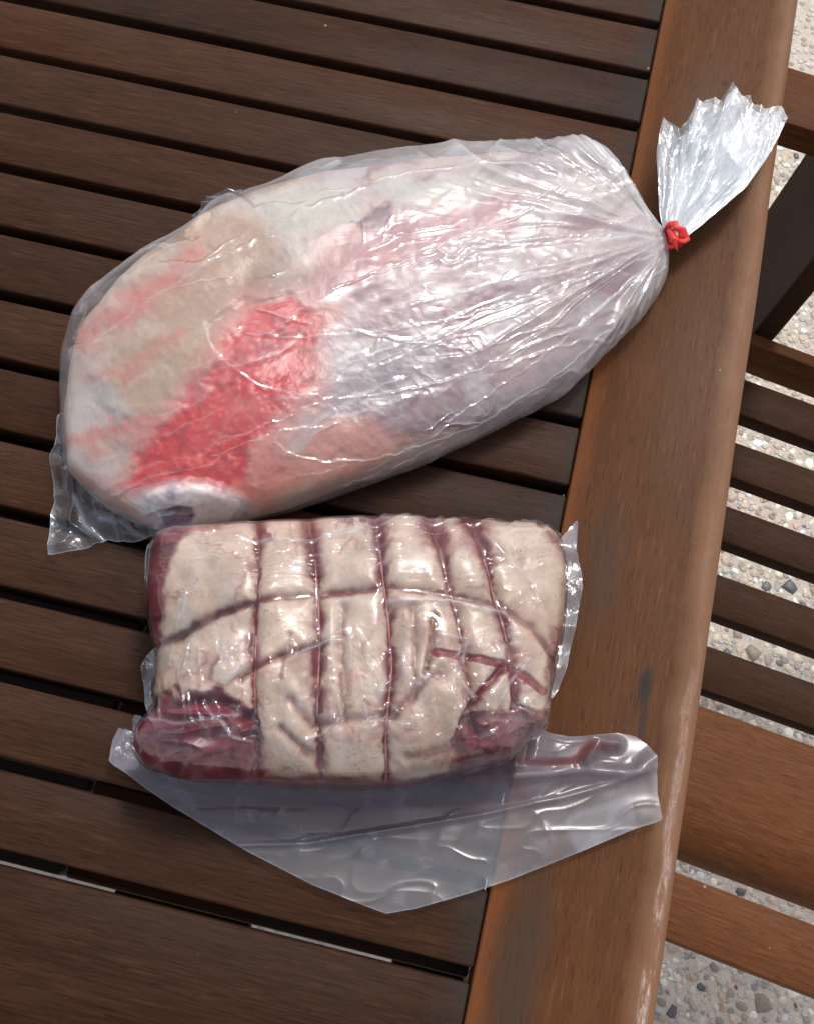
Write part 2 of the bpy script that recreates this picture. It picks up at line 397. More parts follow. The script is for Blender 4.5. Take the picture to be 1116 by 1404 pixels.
box('gap_cover', -.235, -.001, -12 * PIT + .0014, -3 * PIT, TZ - .045, TZ - .0245, W_slat, table, bev=.002)
box('gap_cover', -.60, -.476, -12 * PIT + .0013, -11.5 * PIT, TZ - .045, TZ - .0245, W_slat, table, bev=.002)
box('gap_cover', -.474, -.238, -12 * PIT + .0015, -11.5 * PIT, TZ - .045, TZ - .0245, W_slat, table, bev=.002)
box('gap_cover', -.60, -.238, -11 * PIT + .0015, -3 * PIT, TZ - .045, TZ - .0245, W_slat, table, bev=.002)
for x in (-.66,):      # battens screwed under the slats
    box('batten', x, x + .034, YB + .03, YT + .06, TZ - .052, TZ - .0245, W_slat, table, bev=.002)
box('apron', RWD - .045, RWD - .022, YB + .06, YT + .05, TZ - .092, TZ - .0305, W_rail, table, bev=.002)
for x, y in ((RWD - .075, YB + .05), (RWD - .075, YT - .02), (XL + .02, YB + .05), (XL + .02, YT - .02)):
    box('leg', x, x + .05, y, y + .05, .001, TZ - .0305 if x < 0 else TZ - .093, W_slat, table, bev=.004)

# ------------------------------------------------------------------ chair beside the table
chair = empty('slatted_chair', (.45, -.2, 0))
tag(chair, 'brown slatted wooden garden armchair pushed in at the right side of the table', 'chair')
def plank(name, A1, A2, B1, B2, z, th_, mat, exl=.14, exr=.36, droop=0., bev=.002, bow=0.):
    """plank whose far long edge runs through spots A and near edge through B, top at height z"""
    a1, a2, b1, b2 = (U(*p, z) for p in (A1, A2, B1, B2))
    d = (a2 - a1) / np.linalg.norm(a2 - a1) + (b2 - b1) / np.linalg.norm(b2 - b1); d /= np.linalg.norm(d)
    n = np.array([-d[1], d[0], 0]); mid = (a1 + a2) / 2; w = abs(((b1 + b2) / 2 - mid) @ n)
    prof = [(0., -th_), (0, -bev), (-bev * .3, -bev * .3), (-bev, 0)]
    m_ = 8
    if droop:
        wl = .6 * w; prof += [(-wl, 0)]
        for i in range(1, m_ + 1):
            a = i / m_; prof.append((-(wl + (w - wl) * math.sin(a * math.pi / 2) ** .9), -droop * (1 - math.cos(a * math.pi / 2))))
        prof += [(-w, -droop - th_ * .5), (-w + .01, -droop - th_ * .5)]
    else:
        prof += [(-w + bev, 0), (-w + bev * .3, -bev * .3), (-w, -bev), (-w, -th_)]
    ls = np.linspace(-exl, exr, 12)
    V = np.zeros((len(ls), len(prof), 3))
    for i, (q, h) in enumerate(prof):
        V[:, i, 0] = ls; V[:, i, 1] = q; V[:, i, 2] = h
    o = mesh_grid(name, V, True, mat, cap=True)
    org = mid.copy()
    o.matrix_world = Matrix.Translation(Vector(org)) @ Matrix(((d[0], n[0], 0), (d[1], n[1], 0), (0, 0, 1))).to_4x4()
    o.data.set_sharp_from_angle(angle=math.radians(40))
    o.parent = chair; o.matrix_parent_inverse = Matrix.Translation(-Vector(chair.location))
    return org, d, n, w
ZS = .44
plank('seat_rail', (1038, 458.5), (1116, 487), (1034, 473), (1116, 504), ZS + .02, .05, W_arm)
plank('seat_slat', (1027, 521), (1116, 555), (1018, 570.5), (1116, 605), ZS, .02, W_chair)
plank('seat_slat', (1013, 606.7), (1116, 645.5), (1007, 656.7), (1116, 694), ZS, .02, W_chair)
plank('seat_slat', (1001, 694), (1116, 737), (993, 744), (1116, 788), ZS, .02, W_chair)
plank('seat_slat', (987, 787), (1116, 835), (979, 844), (1116, 892), ZS, .02, W_chair)
plank('seat_slat', (973, 886), (1116, 936.6), (964, 946), (1116, 999.7), ZS, .02, W_chair)
plank('seat_board', (960, 965.5), (1116, 1025), (934, 1172), (1116, 1236), ZS, .02, W_arm, droop=.035)
o1 = plank('arm_rest', (929, 1198), (1116, 1267), (919, 1288), (1116, 1368), .63, .022, W_arm, exl=.10)
o2 = plank('arm_rest', (1090, 94), (1116, 102), (1080, 169), (1116, 180), .63, .028, W_arm, exl=.10)
def prism(name, P, Q, wv, tv, mat):
    """board from P to Q, width vector wv, thickness vector tv"""
    P, Q, wv, tv = map(np.array, (P, Q, wv, tv)); bm = bmesh.new(); vs = []
    for c0 in (P, Q):
        for a, b_ in ((0, 0), (1, 0), (1, 1), (0, 1)): vs.append(bm.verts.new(c0 + a * wv + b_ * tv))
    for f in ((3, 2, 1, 0), (4, 5, 6, 7), (0, 1, 5, 4), (1, 2, 6, 5), (2, 3, 7, 6), (3, 0, 4, 7)): bm.faces.new([vs[i] for i in f])
    bmesh.ops.recalc_face_normals(bm, faces=bm.faces[:])
    bmesh.ops.bevel(bm, geom=bm.edges[:], offset=.003, segments=2, affect='EDGES', profile=.5)
    for v_ in bm.verts: v_.co -= Vector(P)
    me = bpy.data.meshes.new(name); bm.to_mesh(me); bm.free(); me.materials.append(mat)
    o = bpy.data.objects.new(name, me); o.location = P; col.objects.link(o); setp(o, chair); return o
# leaning back board of the chair frame, seen in its own shade
lo = U(1030, 461, ZS + .0); up = U(1175, 280, ZS + .22)
lo2 = U(1048, 292, ZS + .0); up2 = U(1150, 167, ZS + .22)
e1 = (up - lo); e1 = e1 / np.linalg.norm(e1); wv = (lo2 - lo); tv = np.cross(wv, e1); tv = tv / np.linalg.norm(tv) * .022
prism('back_upright', lo - e1 * .02, up + e1 * .1, wv, tv if tv[2] < 0 else -tv, W_chair)
d = o1[1]; n = o1[2]
for org, sgn in ((o1[0], 1), (o2[0], -1)):
    for t in (-.02, .36):
        q = org + d * t + n * (-.03)
        if t > 0: prism('leg', (q[0], q[1], .001), (q[0] + d[0] * -.03, q[1], .605 if sgn > 0 else .60), tuple(d * .04), tuple(n * .022), W_chair)

#@@FOOD@@
# ------------------------------------------------------------------ meat and film materials
def meat_mat(name, rough=.38, sss=.12, fine=420.):
    m = newmat(name); b = NB(m)
    at = b.n('ShaderNodeAttribute', attribute_name='Col'); tc = b.n('ShaderNodeTexCoord'); v = tc.outputs['Object']
    n1 = b.noise(v, fine, 4, .65, .4); n2 = b.noise(v, 90, 4, .6)
    k = b.math('ADD', b.math('MULTIPLY', n1, .35), b.math('MULTIPLY_ADD', n2, .45, .62))
    c = b.mix(1., at.outputs[0], b.n('ShaderNodeCombineXYZ', i_0=k, i_1=k, i_2=k).outputs[0], 'MULTIPLY')
    bp = b.n('ShaderNodeBump', i_Strength=.5, i_Distance=.0006, i_Height=b.math('ADD', n2, b.math('MULTIPLY', n1, .2)))
    p = b.n('ShaderNodeBsdfPrincipled', i_Base_Color=c, i_Roughness=rough, i_Normal=bp.outputs[0])
    p.inputs['Subsurface Weight'].default_value = sss; p.inputs['Subsurface Scale'].default_value = .004
    p.inputs['Subsurface Radius'].default_value = (1, .45, .3)
    b.n('ShaderNodeOutputMaterial', i_Surface=p.outputs[0]); return m
def film_mat(name, rough=.09, spec=.10, bump=.5, bscale=(60, 60, 60), bs2=140, hz=1., dist=.0012, angle=0.):
    """thin clear plastic: mirror glints on crumpled facets over a see-through sheet with a little milky scatter"""
    m = newmat(name); b = NB(m)
    at = b.n('ShaderNodeAttribute', attribute_name='Col'); tc = b.n('ShaderNodeTexCoord')
    mp = b.n('ShaderNodeMapping', i_Vector=tc.outputs['Object']); mp.inputs['Rotation'].default_value = (0, 0, angle)
    v = b.mapv(mp.outputs[0], bscale)
    r1 = b.math('SUBTRACT', 1., b.math('ABSOLUTE', b.math('MULTIPLY_ADD', b.noise(v, 1., 3, .5, .3), 2., -1.)))
    r1 = b.math('POWER', r1, 5.)
    vo = b.n('ShaderNodeTexVoronoi', i_Vector=b.mapv(mp.outputs[0], tuple(s * bs2 / 100 for s in bscale)), i_Scale=1., distance='MANHATTAN')
    msk = b.ramp(b.noise(tc.outputs['Object'], 22, 2), [(.42, .1), (.6, 1.)])
    wr = b.n('ShaderNodeAttribute', attribute_name='Wr')
    hgt = b.math('MULTIPLY', b.math('MULTIPLY_ADD', vo.outputs['Distance'], .6, r1), b.math('MULTIPLY', msk, wr.outputs['Fac']))
    bp = b.n('ShaderNodeBump', i_Strength=bump, i_Distance=dist, i_Height=hgt)
    face = b.n('ShaderNodeLayerWeight', i_Normal=bp.outputs[0]); face.inputs[0].default_value = .5
    F = b.math('MULTIPLY_ADD', b.math('POWER', face.outputs['Facing'], 4.), .75, spec, clamp=True)
    haze = b.math('MULTIPLY', at.outputs['Alpha'], hz, clamp=True)
    df = b.n('ShaderNodeBsdfDiffuse', i_Color=at.outputs[0]); tl = b.n('ShaderNodeBsdfTranslucent', i_Color=at.outputs[0])
    mk = b.n('ShaderNodeMixShader', i_0=.35); b.set(mk.inputs[1], df.outputs[0]); b.set(mk.inputs[2], tl.outputs[0])
    tr = b.n('ShaderNodeBsdfTransparent', i_Color=(.97, .97, .98))
    s1 = b.n('ShaderNodeMixShader', i_0=haze); b.set(s1.inputs[1], tr.outputs[0]); b.set(s1.inputs[2], mk.outputs[0])
    gl = b.n('ShaderNodeBsdfGlossy', i_Color=(1, 1, 1), i_Roughness=rough, i_Normal=bp.outputs[0])
    s2 = b.n('ShaderNodeMixShader', i_0=F); b.set(s2.inputs[1], s1.outputs[0]); b.set(s2.inputs[2], gl.outputs[0])
    b.n('ShaderNodeOutputMaterial', i_Surface=s2.outputs[0]); return m
def addc(C, m, c, a=1.):
    m = (m * a)[..., None]; return C * (1 - m) + np.asarray(c) * m

# ------------------------------------------------------------------ leg of lamb (left, inside the tied bag)
LEG = [(96, 500), (86, 560), (93, 650), (150, 692), (212, 727), (250, 732), (320, 718), (400, 698), (520, 654), (640, 606), (720, 566), (790, 512),
       (850, 450), (892, 395), (908, 350), (902, 318), (878, 288), (850, 244), (800, 212), (700, 206), (560, 218), (440, 234), (352, 260), (292, 288), (202, 346), (146, 402), (108, 446)]
V, S, th = dome(LEG, (450, 470), .018, .064, 900, 240, n=2.15, k=3)
N = normals(V); px, py = PX(V)
wx = (fbm(px / 45, py / 45, 1) - .5) * 46; wy = (fbm(px / 45, py / 45, 2) - .5) * 46
X, Y = px + wx, py + wy
fx = (fbm(px / 11, py / 11, 3) - .5) * 16; X2, Y2 = X + fx, Y + (fbm(px / 11, py / 11, 4) - .5) * 16
along = (X * .93 - Y * .36); across = (X * .36 + Y * .93)
C = np.ones(V.shape) * lin(204, 180, 164)
C = addc(C, sstep(.35, .7, fbm(along / 130, across / 40, 7)), lin(214, 198, 184))
C = addc(C, region(X2, Y2, [(560, 250), (900, 300), (910, 350), (780, 520), (560, 600), (430, 560), (430, 420), (480, 330)], 30), lin(178, 148, 148), .85)
C = addc(C, sstep(.5, .68, fbm(along / 110, across / 26, 9)) * sstep(380, 520, px), lin(146, 92, 104), .8)
C = addc(C, sstep(.54, .7, fbm(along / 60, across / 30, 10)) * sstep(380, 480, px), lin(208, 196, 192), .8)
C = addc(C, region(X2, Y2, [(440, 330), (520, 285), (620, 270), (740, 285), (720, 315), (600, 345), (520, 380), (440, 400), (400, 380)], 18), lin(206, 130, 124), .55)
C = addc(C, region(X2, Y2, [(350, 270), (430, 248), (490, 262), (480, 300), (430, 325), (370, 330)], 10), lin(208, 200, 184), .9)
C = addc(C, region(X2, Y2, [(520, 248), (620, 236), (720, 242), (700, 262), (600, 272), (530, 284)], 8), lin(210, 204, 188), .9)
C = addc(C, region(X2, Y2, [(250, 325), (340, 300), (390, 340), (360, 390), (300, 440), (230, 440), (180, 400)], 22), lin(186, 148, 116), .85)
C = addc(C, region(X2, Y2, [(330, 390), (400, 345), (440, 370), (380, 410), (330, 450)], 16), lin(146, 108, 84), .75)
C = addc(C, region(X2, Y2, [(150, 470), (260, 430), (300, 470), (270, 520), (200, 560), (150, 540)], 20), lin(184, 154, 122), .85)
for pl, w, a in (([(120, 470), (160, 440), (210, 400), (270, 360)], 17, .85), ([(110, 530), (170, 505), (250, 455)], 12, .6), ([(110, 605), (180, 580), (250, 550), (300, 510)], 18, .8), ([(240, 720), (180, 680), (120, 660)], 14, .5)):
    C = addc(C, line(X2, Y2, pl, w) * (.5 + .5 * fbm(px / 14, py / 14, 12)), lin(214, 110, 96), a)
C = addc(C, region(X2, Y2, [(95, 520), (150, 530), (190, 560), (140, 590), (95, 580)], 10), lin(198, 186, 176), .8)
C = addc(C, region(X2, Y2, [(300, 660), (380, 600), (460, 560), (560, 590), (520, 640), (420, 680), (330, 700)], 18), lin(228, 158, 138), .9)
C = addc(C, region(X2, Y2, [(380, 520), (450, 470), (600, 450), (610, 530), (520, 570), (420, 575)], 14), lin(182, 170, 170), .85)
C = addc(C, region(X2, Y2, [(360, 560), (400, 530), (440, 560), (420, 610), (370, 630)], 12), lin(204, 192, 186), .9)
red = region(X2, Y2, [(342, 425), (400, 408), (445, 425), (432, 470), (425, 505), (388, 545), (372, 590), (335, 620), (325, 665), (285, 668), (240, 670), (170, 668), (188, 610), (240, 560), (262, 520), (300, 490), (325, 455)], 11)
rn = fbm(px / 9, py / 9, 14)
C = addc(C, region(X2, Y2, [(335, 400), (450, 400), (480, 420), (450, 470), (440, 540), (400, 600), (420, 650), (380, 680), (280, 690), (150, 680), (180, 600), (250, 520)], 22), lin(222, 128, 114), .7)
C = addc(C, red, lin(214, 38, 36), .95)
C = addc(C, red * sstep(.55, .75, rn), lin(232, 104, 94), .6)
C = addc(C, red * sstep(.5, .3, fbm(px / 13, py / 8, 15)), lin(160, 18, 24), .45)
C = addc(C, line(X2, Y2, [(330, 655), (300, 668)], 12) , lin(214, 50, 50), .8)
C = addc(C, region(X2, Y2, [(478, 300), (520, 275), (528, 300), (500, 322)], 5), lin(112, 66, 76), .9)
C = addc(C, region(X2, Y2, [(700, 225), (790, 208), (800, 230), (730, 246), (640, 240)], 7), lin(104, 66, 76), .8)
C = addc(C, region(X2, Y2, [(620, 575), (760, 510), (850, 440), (880, 430), (800, 530), (700, 585)], 14), lin(120, 104, 116), .7)
C = addc(C, line(px, py, [(95, 655), (150, 695), (215, 728)], 14), lin(206, 140, 112), .8)
kn = region(px + fx * .4, py, [(186, 690), (200, 672), (240, 660), (290, 664), (330, 680), (350, 700), (320, 724), (250, 740), (212, 730)], 11)
C = addc(C, kn, lin(226, 218, 216), .95); C = addc(C, kn * sstep(.5, .72, fbm(px / 16, py / 16, 20)), lin(150, 146, 164), .7)
hole = region(px + fx * .3, py, [(222, 702), (240, 692), (262, 694), (268, 706), (262, 716), (226, 722)], 3)
C = addc(C, hole, lin(92, 66, 92), .95)
C = addc(C, region(px, py, [(226, 706), (258, 704), (264, 716), (228, 724)], 2), lin(150, 122, 146), .9)
C = C * (1 - .0)
disp = (fbm(X / 120, Y / 120, 21, 2) - .5) * .014 + (fbm(along / 80, across / 40, 22, 2) - .5) * .003 + (fbm(px / 9, py / 9, 23, 3) - .5) * .0009
disp += red * (rn - .5) * .0012 - red * .002 + kn * .004 - hole * .004
disp -= line(X, Y, [(300, 440), (345, 415), (400, 400)], 8) * .003
disp *= sstep(1.0, .86, S) * .85 + .15
V2 = V + N * disp[..., None]
V2[..., 2] = np.maximum(V2[..., 2], TZ + .0012)
lm = mesh_grid('lamb_leg', V2, True, meat_mat('lamb_meat'), cap=True, colr=np.concatenate([np.clip(C * .84, 0, 1), np.ones(C.shape[:2] + (1,))], -1))
tag(lm, 'raw leg of lamb with red stripe and white knuckle inside the tied clear bag', 'meat')

# ------------------------------------------------------------------ tied clear bag round the leg
TIE = (914, 322)
bag = empty('plastic_bag', U(480, 460, TZ)); tag(bag, 'clear crumpled plastic bag tied at its neck, holding the leg of lamb', 'plastic bag')
BAG = [(82, 600), (80, 540), (84, 480), (95, 435), (112, 403), (133, 384), (200, 335), (262, 300), (284, 280), (299, 265), (312, 268), (360, 252), (440, 221), (520, 206), (620, 197), (720, 190), (790, 188), (818, 190),
       (838, 208), (858, 238), (884, 276), (904, 306), (913, 316), (916, 328), (918, 352), (916, 380), (902, 408), (880, 438), (830, 486), (780, 535), (740, 562), (680, 592), (600, 630), (520, 662), (460, 684), (400, 703), (330, 720), (270, 728),
       (240, 732), (200, 726), (150, 700), (108, 664), (88, 640)]
V, S, th = dome(BAG, (470, 465), .018, .0705, 1150, 330, n=2.1, under=.12, k=1)
N = normals(V); px, py = PX(V)
tx, ty = px - TIE[0] - 6, py - TIE[1]; rho = np.hypot(tx, ty); phi = np.arctan2(ty, -tx)
wphi = phi + (fbm(rho / 150, phi * 3, 40) - .5) * .18
fan = ridge(wphi * 7, rho / 700, 41, 6) * 1. + ridge(wphi * 15, rho / 400, 42, 5) * .4 + ridge(wphi * 4, rho / 900, 43, 9) * 1.3
fanA = np.exp(-(rho / 300) ** 1.8) * np.clip(rho / 110, 0.08, 1)
al = (px * .93 - py * .36); ac = (px * .36 + py * .93)
w1 = (fbm(px / 70, py / 70, 44) - .5) * 70
ls = ridge((al + w1) / 190, (ac + w1 * .6) / 17, 45, 5) * sstep(.42, .62, fbm(px / 90, py / 60, 46))
cr = ridge((px + w1) / 30, (py - w1) / 21, 47, 6) * sstep(.5, .66, fbm(px / 75, py / 75, 48))
cr2 = ridge((px - py + w1) / 20, (px + py) / 34, 49, 6) * sstep(.48, .62, fbm(px / 60, py / 60, 50)) * sstep(360, 460, px)
facet = np.abs(vn(px / 16 + w1 / 20, py / 13, 51) - .5) * sstep(.5, .62, fbm(px / 80, py / 70, 52))
creases = [([(284, 452), (290, 478), (318, 505), (352, 528), (395, 540), (440, 545), (520, 543), (600, 525), (700, 490), (800, 440), (880, 380)], 2.4, 1.),
           ([(440, 545), (462, 566), (455, 585), (385, 592), (378, 606), (395, 622), (440, 632), (520, 625), (640, 590)], 2.6, 1.),
           ([(352, 424), (430, 445), (480, 452), (560, 470), (640, 478)], 2.2, .9), ([(340, 458), (420, 462), (520, 455), (620, 440), (740, 400)], 2.2, .8),
           ([(455, 395), (560, 360), (660, 315), (730, 290)], 2.4, .9), ([(300, 610), (345, 590), (400, 570)], 2., .8), ([(290, 625), (330, 612), (370, 598)], 2., .7),
           ([(908, 325), (800, 330), (720, 330), (640, 345)], 3., 1.), ([(905, 318), (820, 300), (712, 282), (760, 262), (850, 262)], 2.4, .9),
           ([(900, 345), (780, 400), (660, 450), (520, 500)], 2.6, .9), ([(905, 355), (800, 440), (700, 520), (610, 580)], 2.6, 1.), ([(910, 365), (830, 450), (740, 530), (660, 580), (560, 630), (460, 670)], 2.6, .9),
           ([(905, 340), (820, 360), (700, 385), (560, 420)], 3., .9), ([(890, 300), (840, 240), (815, 205)], 2.6, .7), ([(880, 275), (800, 235), (700, 225), (560, 240), (440, 262)], 2.4, .6),
           ([(225, 400), (270, 388), (318, 382)], 1.8, .8), ([(130, 470), (180, 430), (250, 385), (330, 330)], 2.2, .5), ([(470, 262), (495, 300), (500, 330)], 2., .7),
           ([(620, 460), (640, 490), (632, 520)], 2., .6), ([(520, 460), (505, 490), (498, 520)], 2, .6), ([(560, 440), (600, 480)], 2, .6)]
crs = np.zeros(px.shape)
for pl, w, a in creases:
    jx = (fbm(px / 16, py / 16, 60) - .5) * 7; crs = np.maximum(crs, line(px + jx, py + jx, pl, w * .62) * a)
disp = .0048 * fan * fanA + .0016 * ls + .0003 * cr + .0006 * cr2 * sstep(520, 600, px) + .0008 * facet * sstep(380, 480, px) + .0008 * crs + (fbm(al / 110, ac / 45, 53, 2) - .5) * .006
disp *= sstep(1.02, .9, S) * .8 + .2
V2 = V + N * disp[..., None]
# gather the film towards the tie
g_ = np.exp(-(rho / 70) ** 2)[..., None] * .0
V2[..., 2] = np.maximum(V2[..., 2], TZ + .0006)
haze = .02 + .04 * sstep(400, 800, px) + .26 * np.clip(fan * fanA, 0, 1) + .42 * crs * (.35 + .65 * sstep(.35, .6, fbm(px / 26, py / 26, 61))) + .16 * np.clip(ls + .6 * cr + .6 * cr2, 0, 1) + .16 * sstep(.9, 1., S) + .5 * sstep(.86, .97, S) * sstep(420, 330, py + .25 * (px - 300)) * sstep(60, 140, px) + .28 * np.exp(-(rho / 60) ** 2)
haze += .05 * sstep(.5, .7, fbm(al / 80, ac / 30, 55)) * sstep(420, 600, px) + .10 * sstep(300, 200, py) 
HC = np.ones(V.shape) * np.array([.86, .84, .85]); WR = .03 + .18 * sstep(380, 560, px + .3 * (py - 400)) * (.35 + .65 * sstep(.42, .6, fbm(px / 70, py / 70, 57)))
bagm = film_mat('bag_film', rough=.09, spec=.11, bump=.5, bscale=(12, 50, 40), bs2=170, dist=.0030, angle=math.radians(-8))
mesh_grid('bag_body', V2, True, bagm, cap=True, colr=np.concatenate([HC, np.clip(haze, 0, .9)[..., None]], -1), wr=WR).name = 'bag_body'
setp(bpy.data.objects['bag_body'], bag)

def sheet(name, pts, cpx, z, mat, parent, zf, hazef, colf=None, nth=420, ns=110, k=1, wr=.5):
    """flat-lying piece of film: outline at height z, zf(px,py,s) extra height"""
    c = U(cpx[0], cpx[1], TZ + z); P = [U(x, y, TZ + z) for x, y in pts]
    th, r = outline_r(P, c, nth, k); s = np.linspace(.002, 1, ns)
    V = np.zeros((ns, nth, 3)); V[..., 0] = c[0] + s[:, None] * r * np.cos(th); V[..., 1] = c[1] + s[:, None] * r * np.sin(th)
    px, py = PX(V + np.array([0, 0, TZ + z])); V[..., 2] = TZ + z
    px, py = PX(V); SS = s[:, None] * np.ones(nth)
    V[..., 2] += zf(px, py, SS); V[..., 2] = np.maximum(V[..., 2], TZ + .0005)
    H = hazef(px, py, SS); CC_ = np.ones(V.shape) * np.array([.58, .64, .74])
    if colf is not None: CC_ = colf(px, py, CC_)
    o = mesh_grid(name, V, True, mat, cap=False, colr=np.concatenate([np.clip(CC_, 0, 1), np.clip(H, 0, .95)[..., None]], -1), wr=wr if hasattr(wr, 'shape') else np.full(V.shape[:2], wr))
    setp(o, parent); return o
flm = film_mat('flat_film', rough=.10, spec=.06, bump=.5, bscale=(50, 70, 60), bs2=150, dist=.0012)
def zf(px, py, S):
    d, _ = dpoly(px, py, [(85, 640), (150, 692), (240, 732)])
    return .004 * fbm(px / 30, py / 30, 70) + .004 * ridge(px / 38, py / 60, 71, 3) * S + .022 * np.exp(-(d / 22) ** 2) * .6 + .004 * line(px, py, [(110, 660), (100, 720), (135, 745)], 5)
def hz(px, py, S):
    return .05 + .3 * sstep(.965, .99, S) + .3 * line(px, py, [(108, 690), (118, 722), (150, 748)], 4) + .25 * line(px, py, [(140, 715), (170, 722), (190, 738)], 3) + .12 * ridge(px / 30, py / 44, 72, 6) + .2 * line(px, py, [(75, 690), (72, 760)], 5)
sheet('bag_corner', [(80, 570), (77, 640), (78, 690), (72, 706), (68, 763), (78, 762), (130, 751), (150, 742), (170, 746), (238, 742), (246, 726), (200, 690), (150, 650), (110, 560)], (130, 700), .003, flm, bag, zf, hz)
# small loose ear of film at the upper edge of the bag
sheet('bag_corner', [(262, 300), (292, 268), (302, 266), (335, 264), (330, 275), (300, 300)], (298, 284), .018, flm, bag, lambda px, py, S: .006 * ridge(px / 25, py / 9, 73, 2), lambda px, py, S: .16 + 0 * px, nth=140, ns=30)

# gathered neck above the tie
Lft = [(908, 312), (903, 290), (902, 262), (900, 235), (899, 210), (902, 185), (909, 161)]
Rgt = [(932, 330), (958, 312), (990, 285), (1022, 258), (1048, 222), (1066, 190), (1077, 166)]
TOP = [(909, 161), (918, 172), (928, 186), (938, 176), (946, 160), (955, 138), (962, 142), (974, 141), (984, 146), (990, 138), (998, 130), (1004, 128), (1012, 134), (1020, 136), (1030, 150), (1044, 156), (1056, 153), (1068, 151), (1077, 166)]
neckm = film_mat('neck_film', rough=.14, spec=.12, bump=.15, bscale=(60, 40, 60), bs2=150, dist=.0016, hz=1.15)
def resamp(P, n):
    P = np.array(P, float); d = np.r_[0, np.cumsum(np.hypot(*np.diff(P, axis=0).T))]; t = np.linspace(0, d[-1], n)
    return np.stack([np.interp(t, d, P[:, 0]), np.interp(t, d, P[:, 1])], -1)
def neck(seed, zb, zt, amp, shrink, hz0, na=420, nr=240):
    L, R_, T_ = resamp(Lft, nr), resamp(Rgt, nr), resamp(TOP, na)
    a = np.linspace(0, 1, na)[None]; r = np.linspace(0, 1, nr)[:, None]
    base = L[0] * (1 - a.T) + R_[0] * a.T
    # Coons patch between the two long edges, the tie and the ragged mouth
    P = (1 - a)[..., None] * L[:, None] + a[..., None] * R_[:, None] + (1 - r)[..., None] * base[None] + r[..., None] * T_[None]
    P -= ((1 - r) * (1 - a))[..., None] * L[0] + ((1 - r) * a)[..., None] * R_[0] + (r * (1 - a))[..., None] * L[-1] + (r * a)[..., None] * R_[-1]
    P = P * (1 - shrink * r[..., None]) + shrink * r[..., None] * (np.array([985, 250]))
    wa = a + (fbm(a * 4, r * 3, seed) - .5) * .22 * r
    pl = 1.3 * ridge(wa * 5, r * 1.6, seed + 7, 2) + .6 * ridge(wa * 11, r * 2.5, seed + 8, 2) + 1.1 * fbm(wa * 6, r * 2.4, seed + 1)
    env = np.clip(.25 + r * 1.2, 0, 1) * np.sin(np.pi * np.clip(a, .02, .98)) ** .5
    wr = fbm(a * 10, r * 5, seed + 2, 2) - .5; wr2 = ridge(a * 16, r * 12, seed + 3, 4)
    z = zb + (zt - zb) * r ** .8 + amp * env * (pl - 1) + .004 * wr * r + .0010 * wr2 * r
    V = np.zeros((nr, na, 3)); zz = np.maximum(z, .003)
    # each point sits on the plane of its mean height
    zm = zb + (zt - zb) * r ** .8 + 0 * a
    d = np.stack([(P[..., 0] - IW / 2) / FOC, -(P[..., 1] - IH / 2) / FOC, -np.ones(P.shape[:2])], -1) @ RW
    t = (TZ + zm - CAM[2]) / d[..., 2]; V = CAM + t[..., None] * d; V[..., 2] = TZ + zz
    edge = np.minimum(np.minimum(a, 1 - a) + 0 * r, 1 - r + 0 * a)
    H = hz0 * (.55 + .5 * fbm(wa * 12, r * 4, seed + 4)) + .34 * ridge(wa * 17, r * 3.2, seed + 5, 5) + .35 * sstep(.012, .0, edge) + .15 * sstep(.5, 0., r)
    H *= .38 + .62 * sstep(.98, .55, r + .12 * (fbm(a * 8, r * 2, seed + 6) - .5)) 
    H *= .45 + .55 * sstep(.05, .3, a)
    CC_ = np.ones(V.shape) * np.array([.88, .92, .95])
    o = mesh_grid('bag_neck', V, False, neckm, colr=np.concatenate([CC_, np.clip(H, 0.05, .92)[..., None]], -1), wr=np.ones(V.shape[:2])); setp(o, bag)
neck(101, .024, .020, .010, 0., .95); neck(131, .028, .034, .010, .08, .75); neck(161, .020, .006, .004, .04, .5)

# red tape tie
tm = newmat('red_tape'); b = NB(tm)
p = b.n('ShaderNodeBsdfPrincipled', i_Base_Color=(.62, .018, .012), i_Roughness=.25)
p.inputs['Coat Weight'].default_value = .4
b.n('ShaderNodeOutputMaterial', i_Surface=p.outputs[0])
tie = empty('bag_tie', U(922, 324, TZ + .028)); tag(tie, 'shiny red tape twisted round the neck of the clear bag', 'bag tie')
pa, pb = U(913, 309, TZ + .03), U(936, 334, TZ + .03)
mid = (pa + pb) / 2; ax = (pb - pa); Lx = np.linalg.norm(ax) / 2; ax = ax / np.linalg.norm(ax); perp = np.array([-ax[1], ax[0], 0.])
nth_, nw = 96, 14
A = np.linspace(0, 2 * math.pi, nth_, endpoint=False)[None]; B = np.linspace(0, 2 * math.pi, nw, endpoint=False)[:, None]
bw = .0034 * (1 + .2 * np.sin(3 * A)); bt = .0016
off = perp * 1.
Rr = Lx * .86 + bt * np.cos(B); Rz = .0090 + bt * np.cos(B)
V = mid + (Rr * np.cos(A))[..., None] * ax + (Rz * np.sin(A))[..., None] * np.array([0, 0, 1.]) + ((bw * np.sin(B)) + .0012 * np.sin(2 * A + 1) + .0008 * np.sin(7 * A))[..., None] * perp
V = np.concatenate([V, V[:1]]); o = mesh_grid('tape_ring', V, True, tm); setp(o, tie)
